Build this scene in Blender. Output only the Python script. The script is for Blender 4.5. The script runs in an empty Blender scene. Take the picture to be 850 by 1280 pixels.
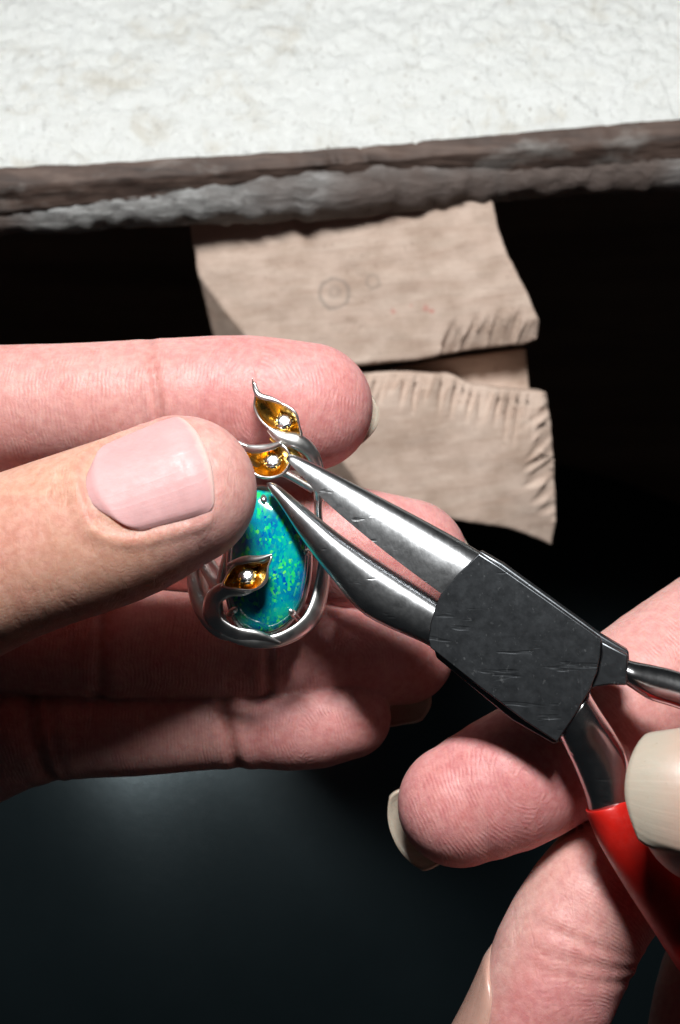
import bpy, bmesh, math
import numpy as np
from mathutils import Matrix, Vector

# ------------------------------------------------------------------ camera, world, lamp, exposure
sc = bpy.context.scene
COL = sc.collection
FPX = 1900.0                       # focal length in pixels of the 850x1280 photograph
PITCH = 50.0                       # degrees below the horizon
CAM_H = 0.47                       # metres above the lap
cam = bpy.data.cameras.new("camera")
cam.sensor_fit = 'VERTICAL'; cam.sensor_height = 24.0
cam.lens = 24.0 * FPX / 1280.0
cam.clip_start = 0.01; cam.clip_end = 20
cam.dof.use_dof = True; cam.dof.focus_distance = 0.197; cam.dof.aperture_fstop = 22.0
camo = bpy.data.objects.new("camera", cam); COL.objects.link(camo)
camo.location = (0, 0, CAM_H); camo.rotation_euler = (math.radians(90 - PITCH), 0, 0)
sc.camera = camo
world = bpy.data.worlds.new("World"); sc.world = world; world.use_nodes = True
bg = world.node_tree.nodes["Background"]
bg.inputs[0].default_value = (0.75, 0.88, 1.0, 1); bg.inputs[1].default_value = 0.009
def area_lamp(name, loc, target, sx, sy, power, color):
    l = bpy.data.lights.new(name, 'AREA'); l.shape = 'RECTANGLE'; l.size = sx; l.size_y = sy
    l.energy = power; l.color = color
    o = bpy.data.objects.new(name, l); COL.objects.link(o); o.location = loc
    o.rotation_euler = (Vector(target) - Vector(loc)).to_track_quat('-Z', 'Y').to_euler()
    return o
area_lamp("bench_lamp", (-0.008, 0.15, CAM_H + 0.23), (0.0, 0.16, 0.30), 0.13, 0.05, 2.9, (1.0, 1.0, 0.985))
sc.view_settings.view_transform = 'Standard'; sc.view_settings.look = 'None'
sc.view_settings.exposure = 0.0; sc.view_settings.gamma = 1.0
sc.cycles.use_denoising = True
sc.cycles.max_bounces = 10

# ------------------------------------------------------------------ coordinates
ph = math.radians(90 - PITCH)
ROT = np.array([[1, 0, 0], [0, math.cos(ph), -math.sin(ph)], [0, math.sin(ph), math.cos(ph)]])
CAMP = np.array([0, 0, CAM_H])
def P(px, py, d):                  # photograph pixel at depth d (mm) -> millimetres in the camera's frame
    return np.array([(px - 425.0) * d / FPX, (640.0 - py) * d / FPX, -d])
def to_world(v): return (np.asarray(v, float) @ ROT.T) * 0.001 + CAMP
def on_plane(px, py, z):           # where the ray of a pixel meets the horizontal plane z (metres)
    r = ROT @ P(px, py, 1.0); t = (z - CAM_H) / r[2]
    return CAMP + r * t
rng = np.random.default_rng(7)
def nrm(v):
    v = np.asarray(v, float); return v / (np.linalg.norm(v, axis=-1, keepdims=True) + 1e-12)
def sstep(a, b, x):
    t = np.clip((x - a) / (b - a), 0, 1); return t * t * (3 - 2 * t)
def vnoise(p, seed=0):             # smooth value noise, p (n,3)
    p = np.asarray(p, np.float64); i = np.floor(p).astype(np.int64); f = p - i; f = f * f * (3 - 2 * f)
    def h(x, y, z):
        n = (x * 374761393 + y * 668265263 + z * 2147483647 + seed * 1274126177) & 0x7fffffff
        n = ((n ^ (n >> 13)) * 1274126177) & 0x7fffffff
        return ((n ^ (n >> 16)) & 0xffff) / 32767.5 - 1.0
    out = 0
    for dx in (0, 1):
        for dy in (0, 1):
            for dz in (0, 1):
                w = (f[:, 0] if dx else 1 - f[:, 0]) * (f[:, 1] if dy else 1 - f[:, 1]) * (f[:, 2] if dz else 1 - f[:, 2])
                out = out + w * h(i[:, 0] + dx, i[:, 1] + dy, i[:, 2] + dz)
    return out
def fbm(p, seed=0, octv=3):
    s = 0; a = 1.0
    for k in range(octv): s = s + a * vnoise(np.asarray(p) * (2 ** k), seed + k); a *= 0.5
    return s

# ------------------------------------------------------------------ object helpers
def link(o, parent=None):
    COL.objects.link(o)
    if parent is not None:
        o.parent = parent; o.matrix_parent_inverse = Matrix.Translation(-Vector(parent.location))
    return o
def empty(name, loc):
    o = bpy.data.objects.new(name, None); o.empty_display_size = 0.01; o.location = loc; COL.objects.link(o); return o
def tag(o, label=None, cat=None, group=None, kind=None):
    if label: o["label"] = label
    if cat: o["category"] = cat
    if group: o["group"] = group
    if kind: o["kind"] = kind
    return o
def mesh_obj(name, verts, faces, mat, parent=None, smooth=True, world_coords=False, recalc=True):
    v = np.asarray(verts, float)
    w = v if world_coords else to_world(v)
    org = w.mean(axis=0); org[2] = w[:, 2].min()
    me = bpy.data.meshes.new(name)
    if isinstance(faces, np.ndarray):
        me.vertices.add(len(w)); me.vertices.foreach_set("co", (w - org).astype(np.float32).ravel())
        k = faces.shape[1]; me.loops.add(faces.size); me.loops.foreach_set("vertex_index", faces.astype(np.int32).ravel())
        me.polygons.add(len(faces)); me.polygons.foreach_set("loop_start", np.arange(0, faces.size, k, dtype=np.int32))
        me.update(calc_edges=True)
    else:
        me.from_pydata((w - org).tolist(), [], [list(map(int, f)) for f in faces])
    if recalc:
        bm = bmesh.new(); bm.from_mesh(me); bmesh.ops.recalc_face_normals(bm, faces=bm.faces); bm.to_mesh(me); bm.free()
    me.polygons.foreach_set("use_smooth", [smooth] * len(me.polygons))
    if mat: me.materials.append(mat)
    o = bpy.data.objects.new(name, me); o.location = org
    return link(o, parent)
def auto_smooth(o, deg=35):
    bm = bmesh.new(); bm.from_mesh(o.data)
    for e in bm.edges:
        e.smooth = not (len(e.link_faces) == 2 and e.calc_face_angle(0) > math.radians(deg))
    bm.to_mesh(o.data); bm.free()
def bevel(o, w, seg=2, ang=30):
    m = o.modifiers.new("bevel", 'BEVEL'); m.width = w * 0.001; m.segments = seg
    m.limit_method = 'ANGLE'; m.angle_limit = math.radians(ang); m.harden_normals = False
def join_meshes(parts):
    V = []; F = []; n = 0
    for v, f in parts:
        V.append(np.asarray(v, float)); F += [[i + n for i in q] for q in f]; n += len(v)
    return np.vstack(V), F

# ------------------------------------------------------------------ material helpers
def mat(name):
    m = bpy.data.materials.new(name); m.use_nodes = True
    nt = m.node_tree; b = nt.nodes["Principled BSDF"]
    return m, nt, b
def nd(nt, t, **kw):
    n = nt.nodes.new(t)
    for k, v in kw.items(): setattr(n, k, v)
    return n
def setin(n, **kw):
    for k, v in kw.items(): n.inputs[k.replace('_', ' ')].default_value = v
def noise(nt, vec, scale, detail=4, rough=0.55, dist=0.0):
    n = nd(nt, 'ShaderNodeTexNoise'); setin(n, Scale=scale, Detail=detail, Roughness=rough, Distortion=dist)
    if vec is not None: nt.links.new(vec, n.inputs['Vector'])
    return n.outputs['Fac']
def ramp(nt, fac, stops):
    r = nd(nt, 'ShaderNodeValToRGB'); e = r.color_ramp.elements
    while len(e) < len(stops): e.new(0.5)
    for i, (p, c) in enumerate(stops):
        e[i].position = p; e[i].color = c if len(c) == 4 else (*c, 1)
    nt.links.new(fac, r.inputs[0]); return r.outputs[0]
def mixc(nt, fac, a, b, mode='MIX'):
    m = nd(nt, 'ShaderNodeMix', data_type='RGBA', blend_type=mode)
    for s, val in ((0, fac), (6, a), (7, b)):
        if hasattr(val, 'links') or hasattr(val, 'is_linked'): nt.links.new(val, m.inputs[s])
        else: m.inputs[s].default_value = val if s == 0 else (*val, 1)
    return m.outputs[2]
def math_(nt, op, a, b=None, c=None):
    m = nd(nt, 'ShaderNodeMath', operation=op)
    for i, v in enumerate((a, b, c)):
        if v is None: continue
        if hasattr(v, 'is_linked'): nt.links.new(v, m.inputs[i])
        else: m.inputs[i].default_value = v
    return m.outputs[0]
def objco(nt): return nd(nt, 'ShaderNodeTexCoord').outputs['Object']
def mapping(nt, vec, scale=(1, 1, 1), rot=(0, 0, 0)):
    m = nd(nt, 'ShaderNodeMapping'); m.inputs['Scale'].default_value = scale; m.inputs['Rotation'].default_value = rot
    nt.links.new(vec, m.inputs['Vector']); return m.outputs[0]
def attr(nt, name): return nd(nt, 'ShaderNodeAttribute', attribute_name=name).outputs['Fac']
def bump(nt, b, height, dist, strength=1.0, prev=None):
    n = nd(nt, 'ShaderNodeBump'); n.inputs['Strength'].default_value = strength; n.inputs['Distance'].default_value = dist
    nt.links.new(height, n.inputs['Height'])
    if prev is not None: nt.links.new(prev, n.inputs['Normal'])
    nt.links.new(n.outputs[0], b.inputs['Normal']); return n.outputs[0]

def skin_material():
    m, nt, b = mat("skin"); co = objco(nt)
    base = ramp(nt, noise(nt, co, 110, 4, 0.6), [(0.3, (0.58, 0.315, 0.28)), (0.7, (0.69, 0.41, 0.375))])
    pink = ramp(nt, noise(nt, co, 150, 4, 0.6), [(0.3, (0.56, 0.17, 0.185)), (0.7, (0.67, 0.28, 0.29))])
    c = mixc(nt, attr(nt, "tint"), base, pink)
    tan = ramp(nt, noise(nt, co, 220, 5, 0.65), [(0.3, (0.50, 0.25, 0.155)), (0.72, (0.64, 0.36, 0.25))])
    c = mixc(nt, attr(nt, "dorsal"), c, tan)
    blot = ramp(nt, noise(nt, co, 75, 3, 0.6, 0.6), [(0.45, (0,) * 3), (0.68, (0.45,) * 3)])
    c = mixc(nt, blot, c, (0.58, 0.20, 0.185))
    red = mixc(nt, attr(nt, "crease"), c, (0.40, 0.125, 0.105))
    # fine mottling
    mot = noise(nt, co, 900, 3, 0.6)
    c2 = mixc(nt, 0.22, red, ramp(nt, mot, [(0.35, (0.45, 0.2, 0.16)), (0.65, (0.80, 0.56, 0.47))]))
    nt.links.new(c2, b.inputs['Base Color'])
    setin(b, Roughness=0.46, IOR=1.4)
    b.inputs['Subsurface Weight'].default_value = 0.75
    b.inputs['Subsurface Radius'].default_value = (1.0, 0.36, 0.22)
    b.inputs['Subsurface Scale'].default_value = 0.0011
    r = ramp(nt, noise(nt, co, 1500, 3, 0.6), [(0.3, (0.38,) * 3), (0.7, (0.58,) * 3)])
    nt.links.new(r, b.inputs['Roughness'])
    # friction ridges, from the running coordinate of the finger pad
    ph_ = math_(nt, 'MULTIPLY', math_(nt, 'ADD', attr(nt, "ridge"), math_(nt, 'MULTIPLY', noise(nt, co, 260, 2), 1.1)), 2 * math.pi / 0.50)
    s = math_(nt, 'MULTIPLY_ADD', math_(nt, 'SINE', ph_), 0.5, 0.5)
    brk = ramp(nt, noise(nt, co, 520, 3, 0.6), [(0.40, (0.0,) * 3), (0.64, (1,) * 3)])
    s = math_(nt, 'MULTIPLY', math_(nt, 'MULTIPLY', s, attr(nt, "palmar")), brk)
    n1 = bump(nt, b, s, 0.00005, 0.75)
    # small flexion lines and skin cells
    vor = nd(nt, 'ShaderNodeTexVoronoi', feature='DISTANCE_TO_EDGE'); setin(vor, Scale=1300.0)
    nt.links.new(mapping(nt, co, (1.0, 0.55, 1.0), (0.3, 0.2, 0.6)), vor.inputs['Vector'])
    cell = math_(nt, 'MINIMUM', vor.outputs['Distance'], 0.12)
    n2 = bump(nt, b, cell, 0.00018, 0.42, n1)
    n3 = bump(nt, b, noise(nt, co, 2600, 4, 0.65), 0.00008, 0.6, n2)
    wr = ramp(nt, noise(nt, mapping(nt, co, (1.0, 0.35, 0.35), (0.2, 0.5, 0.25)), 420, 3, 0.6, 0.8), [(0.36, (0,) * 3), (0.44, (1,) * 3)])
    bump(nt, b, wr, 0.00006, 0.5, n3)
    return m
def nail_material(name, base, tipc, rough=0.28):
    m, nt, b = mat(name); co = objco(nt)
    along = attr(nt, "along")     # 0 at the cuticle, 1 at the free edge
    c0 = ramp(nt, noise(nt, co, 260, 3), [(0.3, tuple(x * 0.88 for x in base)), (0.7, base)])
    lun = ramp(nt, along, [(0.0, (0.80, 0.58, 0.56)), (0.14, (0.80, 0.60, 0.58)), (0.26, (0, 0, 0)), (1, (0, 0, 0))])
    f = ramp(nt, along, [(0.0, (0.45,) * 3), (0.10, (0.4,) * 3), (0.28, (0,) * 3)])
    c = mixc(nt, f, c0, tuple(min(1, x * 1.12) for x in base))
    edge = math_(nt, 'ADD', along, math_(nt, 'MULTIPLY', math_(nt, 'SUBTRACT', noise(nt, co, 900, 3), 0.5), 0.06))
    fe = ramp(nt, edge, [(tipc[1], (0,) * 3), (min(0.999, tipc[1] + tipc[2]), (1,) * 3)])
    c = mixc(nt, fe, c, tipc[0])
    nt.links.new(c, b.inputs['Base Color'])
    setin(b, Roughness=rough, IOR=1.5); b.inputs['Subsurface Weight'].default_value = 0.6
    b.inputs['Subsurface Radius'].default_value = (1, 0.5, 0.4); b.inputs['Subsurface Scale'].default_value = 0.0006
    rr = ramp(nt, noise(nt, co, 1300, 4, 0.7), [(0.3, (rough * 0.8,) * 3), (0.7, (rough * 1.5,) * 3)])
    nt.links.new(rr, b.inputs['Roughness'])
    across = attr(nt, "across")
    st = nd(nt, 'ShaderNodeTexNoise', noise_dimensions='1D'); setin(st, Scale=9.0, Detail=3)
    nt.links.new(across, st.inputs['W'])
    n1 = bump(nt, b, st.outputs['Fac'], 0.00009, 0.5)
    bump(nt, b, noise(nt, co, 1500, 4, 0.7), 0.00005, 0.5, n1)
    return m
SKIN = skin_material()
NAIL_PINK = nail_material("nail_pink", (0.64, 0.365, 0.365), ((0.66, 0.45, 0.41), 0.93, 0.05), 0.46)
NAIL_THUMB = nail_material("nail_translucent", (0.60, 0.345, 0.275), ((0.44, 0.38, 0.31), 0.50, 0.36), 0.32)
NAIL_PALE = nail_material("nail_pale", (0.52, 0.31, 0.25), ((0.42, 0.36, 0.29), 0.55, 0.3), 0.27)

# ------------------------------------------------------------------ distance fields and their surface
def surface_nets(F, org, h):
    s = F < 0
    nx, ny, nz = F.shape
    c = np.zeros((nx - 1, ny - 1, nz - 1), np.int8)
    for dx in (0, 1):
        for dy in (0, 1):
            for dz in (0, 1):
                c += s[dx:nx - 1 + dx, dy:ny - 1 + dy, dz:nz - 1 + dz]
    act = (c > 0) & (c < 8); idx = np.argwhere(act)
    ids = np.full(act.shape, -1, np.int64); ids[act] = np.arange(len(idx))
    corner = np.array([(i, j, k) for i in (0, 1) for j in (0, 1) for k in (0, 1)])
    vals = np.stack([F[idx[:, 0] + a, idx[:, 1] + b, idx[:, 2] + d] for a, b, d in corner], 1).astype(np.float64)
    acc = np.zeros((len(idx), 3)); cnt = np.zeros(len(idx))
    for i in range(8):
        for j in range(i + 1, 8):
            if np.abs(corner[i] - corner[j]).sum() != 1: continue
            a, b = vals[:, i], vals[:, j]; m = (a < 0) != (b < 0)
            t = np.where(m, a / np.where(m, a - b, 1), 0)
            acc += m[:, None] * (corner[i] + t[:, None] * (corner[j] - corner[i])); cnt += m
    V = (idx + acc / cnt[:, None]) * h + org
    quads = []
    for ax in range(3):
        u, v = (ax + 1) % 3, (ax + 2) % 3
        sl0 = [slice(None)] * 3; sl1 = [slice(None)] * 3
        sl0[ax] = slice(0, -1); sl1[ax] = slice(1, None)
        e = s[tuple(sl0)] != s[tuple(sl1)]
        p = np.argwhere(e); p = p[(p[:, u] > 0) & (p[:, v] > 0) & (p[:, u] < F.shape[u] - 1) & (p[:, v] < F.shape[v] - 1)]
        q = []
        for du, dv in ((0, 0), (1, 0), (1, 1), (0, 1)):
            r = p.copy(); r[:, u] -= du; r[:, v] -= dv
            q.append(ids[r[:, 0], r[:, 1], r[:, 2]])
        q = np.stack(q, 1)
        flip = s[p[:, 0], p[:, 1], p[:, 2]]
        q[~flip] = q[~flip][:, ::-1]
        quads.append(q)
    return V, np.vstack(quads)
def relax(V, Q, n=2, lam=0.5):
    e = np.vstack([Q[:, [0, 1]], Q[:, [1, 2]], Q[:, [2, 3]], Q[:, [3, 0]]])
    e = np.vstack([e, e[:, ::-1]]); deg = np.bincount(e[:, 0], minlength=len(V))[:, None]
    for k in range(n):
        for l in (lam, -lam * 1.04):
            S = np.stack([np.bincount(e[:, 0], V[e[:, 1], i], minlength=len(V)) for i in range(3)], 1)
            V = V + l * (S / deg - V)
    return V
def smin(a, b, k):
    hh = np.clip(0.5 + 0.5 * (b - a) / k, 0, 1)
    return b * (1 - hh) + a * hh - k * hh * (1 - hh)

class Finger:
    """A bent, tapered limb. keys: (px, py, depth, radius in px) from its root to the centre of its tip."""
    def __init__(s, keys, palmar, ka=0.94, kb=1.0, creases=(), nail=None, pad=0.0, dorsal=0.0, ridge=True, core=(9, 0), blend=0.0, N=30, tint=0.75):
        K = np.array([np.append(P(a, b, d), r * d / FPX) for a, b, d, r in keys])
        K = np.vstack([2 * K[0] - K[1], K, 2 * K[-1] - K[-2]])
        out = []
        for i in range(1, len(K) - 2):
            t = np.linspace(0, 1, 24, endpoint=False)[:, None]
            p0, p1, p2, p3 = K[i - 1], K[i], K[i + 1], K[i + 2]
            out.append(0.5 * (2 * p1 + (p2 - p0) * t + (2 * p0 - 5 * p1 + 4 * p2 - p3) * t ** 2 + (3 * p1 - p0 - 3 * p2 + p3) * t ** 3))
        out.append(K[-2][None]); D = np.vstack(out)
        L = np.append(0, np.cumsum(np.linalg.norm(np.diff(D[:, :3], axis=0), axis=1)))
        q = np.linspace(0, L[-1], N)
        D = np.stack([np.interp(q, L, D[:, i]) for i in range(4)], 1)
        s.C, s.r, s.U = D[:, :3], D[:, 3], L[-1] - q
        s.T = nrm(np.gradient(s.C, axis=0))
        pal = np.asarray(palmar, float)
        if pal.ndim == 1: pal = np.repeat(pal[None], N, 0)
        else: pal = np.stack([np.interp(np.linspace(0, 1, N), np.linspace(0, 1, len(pal)), pal[:, i]) for i in range(3)], 1)
        s.A = nrm(pal - (pal * s.T).sum(1, keepdims=True) * s.T); s.B = np.cross(s.T, s.A)
        s.ka, s.kb, s.creases, s.nail, s.pad, s.dorsal, s.ridge, s.core, s.blend, s.tint = ka, kb, creases, nail, pad, dorsal, ridge, core, blend, tint
    def local(s, p):
        p = np.asarray(p, np.float32); best = np.full(len(p), 1e9, np.float32); par = np.zeros(len(p), np.float32)
        C = s.C.astype(np.float32); r = s.r.astype(np.float32)
        for i in range(len(C) - 1):
            ab = C[i + 1] - C[i]; w = p - C[i]
            t = np.clip((w @ ab) / (ab @ ab), 0, 1)
            w = w - t[:, None] * ab
            m = np.sqrt((w * w).sum(1)) - (r[i] + t * (r[i + 1] - r[i]))
            k = m < best; best[k] = m[k]; par[k] = i + t[k]
        i = np.minimum(par.astype(np.int32), len(C) - 2); t = (par - i)[:, None].astype(np.float32)
        def g(X):
            X = X.astype(np.float32); q = X[i]; q += t * (X[i + 1] - q); return q
        w = p - g(s.C); T, A, B = nrm(g(s.T)), g(s.A), g(s.B)
        c, a, b = (w * T).sum(1), (w * A).sum(1), (w * B).sum(1)
        return g(s.U[:, None])[:, 0] - c, a, b, c, g(s.r[:, None])[:, 0]
    def nail_sd(s, u, a, b, r):
        n = s.nail; v = np.arctan2(b, -a) * r
        uc, hu, hv, rad = (n['u0'] + n['u1']) / 2, (n['u1'] - n['u0']) / 2, n['hw'], n.get('rad', 3.5)
        hv_ = hv * (1 - 0.10 * np.clip((u - uc) / hu, -1, 1))
        qx, qy = np.abs(u - uc) - hu + rad, np.abs(v - n.get('v0', 0)) - hv_ + rad
        return np.hypot(np.maximum(qx, 0), np.maximum(qy, 0)) + np.minimum(np.maximum(qx, qy), 0) - rad
    def sdf(s, p):
        u, a, b, c, r = s.local(p)
        rho = np.sqrt(a * a + b * b + c * c) + 1e-6
        ka = np.where(a > 0, s.ka, s.ka * 0.97)
        k = 1 / np.sqrt((a / rho / ka) ** 2 + (b / rho / s.kb) ** 2 + (c / rho) ** 2)
        R = r * k; ca = a / rho
        palm = sstep(-0.1, 0.6, ca)
        R = R + s.pad * r * np.exp(-((u - 6.5) / 6.5) ** 2) * palm
        for uc, dep, wd, tilt, side in s.creases:
            msk = palm if side > 0 else (sstep(-0.1, 0.6, -ca) if side < 0 else 1.0)
            x = (u - uc + tilt * b) / wd
            R = R - dep * np.exp(-x * x) * msk + dep * 0.45 * np.exp(-((np.abs(x) - 2.4) / 1.5) ** 2) * msk
        if s.nail and s.nail.get('bed', True):
            sd = s.nail_sd(u, a, b, r)
            R = R - 0.42 * sstep(0.45, -0.35, sd)
            side = sstep(s.nail['u0'] + 0.5, s.nail['u0'] + 3.5, u)
            R = R + s.nail.get('fold', 0.4) * np.exp(-((sd - 0.9) / 0.75) ** 2) * side
        return rho - R
def build_field(limbs, palms, h, knuckle_k=6.0):
    lo = np.min([(f.C - f.r[:, None] * 1.2).min(0) for f in limbs + palms], 0) - 2
    hi = np.max([(f.C + f.r[:, None] * 1.2).max(0) for f in limbs + palms], 0) + 2
    n = np.ceil((hi - lo) / h).astype(int) + 1
    def field(f):
        a = np.maximum(((f.C - f.r[:, None] * 1.25).min(0) - 3.5 - lo) // h, 0).astype(int)
        b = np.minimum(((f.C + f.r[:, None] * 1.25).max(0) + 3.5 - lo) // h + 1, n).astype(int)
        q = 4
        ax = [np.arange(a[i], b[i] + q, q) for i in range(3)]
        g = np.stack(np.meshgrid(*ax, indexing='ij'), -1).reshape(-1, 3)
        d = f.sdf(g * h + lo).reshape([len(x) for x in ax])
        up = d.repeat(q, 0).repeat(q, 1).repeat(q, 2)
        sh = [b[i] - a[i] for i in range(3)]
        sub = up[q // 2:q // 2 + sh[0], q // 2:q // 2 + sh[1], q // 2:q // 2 + sh[2]].astype(np.float32).copy()
        if min(np.array(sub.shape) - sh) < 0:
            pad = [(0, sh[i] - sub.shape[i]) for i in range(3)]; sub = np.pad(sub, pad, mode='edge')
        m = np.argwhere(np.abs(sub) < 1.1 + q * h * 0.9)
        sub[m[:, 0], m[:, 1], m[:, 2]] = f.sdf((m + a) * h + lo)
        return tuple(slice(a[i], b[i]) for i in range(3)), np.minimum(sub, 9.0)
    F = np.full(n, 9.0, np.float32)
    for f in limbs:
        sl, x = field(f); F[sl] = np.minimum(F[sl], x)
    if palms:
        G = np.full(n, 9.0, np.float32); A0 = np.array(n); B0 = np.zeros(3, int)
        for f in palms:
            sl, x = field(f); G[sl] = smin(G[sl], x, 9.0)
            A0 = np.minimum(A0, [q.start for q in sl]); B0 = np.maximum(B0, [q.stop for q in sl])
        sl = tuple(slice(A0[i], B0[i]) for i in range(3)); F[sl] = smin(F[sl], G[sl], knuckle_k)
    return F, lo
def build_hand(label, limbs, palms, h=0.48):
    F, lo = build_field(limbs, palms, h)
    V, Q = surface_nets(F, lo, h); del F
    V = relax(V, Q, 3)
    n = len(V); best = np.full(n, 1e9); tint = np.zeros(n); dors = np.zeros(n); rid = np.zeros(n); palm = np.zeros(n); cre = np.zeros(n)
    for f in limbs:
        near = np.where(((V > (f.C - f.r[:, None] * 1.3).min(0) - 3) & (V < (f.C + f.r[:, None] * 1.3).max(0) + 3)).all(1))[0]
        u, a, b, c, r = f.local(V[near]); n = len(near); rho = np.sqrt(a * a + b * b + c * c)
        d = rho - r; k = d < best[near]; kk = near[k]; best[kk] = d[k]
        ca = a / rho
        pm = sstep(-0.15, 0.45, ca)
        tint_ = f.tint * np.clip(np.exp(-(np.maximum(u - 5, 0) / 10) ** 2) * (0.35 + 0.65 * pm) + 0.45 * pm, 0, 1)
        uc, bc = f.core
        g = np.where(u < uc, np.hypot(u - uc, (b - bc) * 0.75), np.hypot(u - uc, (b - bc) * 0.55))
        cr = np.zeros(n)
        for q, dep, wd, tilt, side in f.creases:
            x = (u - q + tilt * b) / (wd * 1.3); cr = np.maximum(cr, np.exp(-x * x) * (pm if side > 0 else 1 - pm) * min(1, dep * 1.6))
        if f.nail and f.nail.get('bed', True):
            sd = f.nail_sd(u, a, b, r); cr = np.maximum(cr, 0.55 * np.exp(-((sd - 0.1) / 0.5) ** 2))
        tint[kk] = tint_[k]; dors[kk] = (f.dorsal * (1 - pm) * sstep(-2, 8, u))[k]; rid[kk] = g[k]; palm[kk] = (sstep(0.1, 0.7, ca) * (1.0 if f.ridge else 0.0))[k]; cre[kk] = cr[k] * 0.6
    o = mesh_obj("hand", V, Q, SKIN, None, recalc=False)
    for nm, arr in (("tint", tint), ("dorsal", dors), ("ridge", rid), ("palmar", palm), ("crease", cre)):
        at = o.data.attributes.new(nm, 'FLOAT', 'POINT'); at.data.foreach_set("value", arr.astype(np.float32))
    tag(o, label, "hand")
    return o
def make_nail(name, f, material, parent, nu=40, nv=30, thick=0.45, lift=0.12):
    n = f.nail; u0, u1, hw = n['u0'], n['u1'], n['hw']
    rad = n.get('rad', 3.5); tipcurve = n.get('tip', 1.6); out_len = n.get('rise', 0.0)
    top = np.zeros((nu, nv, 3)); bot = np.zeros((nu, nv, 3)); al = np.zeros((nu, nv)); ac = np.zeros((nu, nv))
    Ur = f.U[::-1]
    for i in range(nu):
        x = i / (nu - 1)
        for j in range(nv):
            y = -1 + 2 * j / (nv - 1)
            # rounded ends: proximal end rounded like a cuticle, free edge gently curved
            ww = hw * (0.90 + 0.20 * x)
            ww *= 1 - 0.30 * max(0.0, (0.22 - x) / 0.22) ** 2.2 - n.get('tipnarrow', 0.08) * max(0.0, (x - 0.85) / 0.15) ** 2
            uu = u1 + (u0 - u1) * x
            uu -= (1 - x) ** 2 * tipcurve * 1.5 * y * y * 1.0
            uu += x ** 3 * tipcurve * abs(y) ** 2.3
            uc = np.clip(uu, f.U[-1], f.U[0])
            C = np.array([np.interp(uc, Ur, f.C[::-1, k]) for k in range(3)])
            T = nrm([np.interp(uc, Ur, f.T[::-1, k]) for k in range(3)])
            A = nrm([np.interp(uc, Ur, f.A[::-1, k]) for k in range(3)]); B = np.cross(T, A)
            r = np.interp(uc, Ur, f.r[::-1])
            th = (ww * y + n.get('v0', 0)) / r
            ext = uc - uu                     # beyond the centre of the tip
            ra = r * f.ka * 0.97; rb = r * f.kb
            k = 1 / math.sqrt((math.cos(th) / ra) ** 2 + (math.sin(th) / rb) ** 2)
            drop = n.get('drop', 0.35) * max(0.0, ext) ** 2 / r
            R = k + lift - drop + out_len * x * x
            sink = 0.55 * max(0.0, 1 - x / 0.09) + 0.45 * sstep(0.86, 1.0, abs(y)) * (1 - sstep(0.75, 1.0, x))
            w = -A * math.cos(th) + B * math.sin(th)
            top[i, j] = C + T * ext + w * (R - sink)
            bot[i, j] = C + T * ext + w * (R - sink - thick)
            al[i, j] = x; ac[i, j] = y
    V = np.vstack([top.reshape(-1, 3), bot.reshape(-1, 3)]); off = nu * nv; F = []
    for i in range(nu - 1):
        for j in range(nv - 1):
            a = i * nv + j; F.append((a, a + 1, a + nv + 1, a + nv)); F.append((off + a, off + a + nv, off + a + nv + 1, off + a + 1))
    rim = [(0, j) for j in range(nv)] + [(i, nv - 1) for i in range(1, nu)] + [(nu - 1, j) for j in range(nv - 2, -1, -1)] + [(i, 0) for i in range(nu - 2, 0, -1)]
    for k in range(len(rim)):
        a, b = rim[k], rim[(k + 1) % len(rim)]
        p, q = a[0] * nv + a[1], b[0] * nv + b[1]
        F.append((p, p + off, q + off, q))
    o = mesh_obj(name, V, F, material, parent)
    for nm, arr in (("along", al), ("across", ac)):
        at = o.data.attributes.new(nm, 'FLOAT', 'POINT'); at.data.foreach_set("value", np.tile(arr.reshape(-1), 2).astype(np.float32))
    return o

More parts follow.
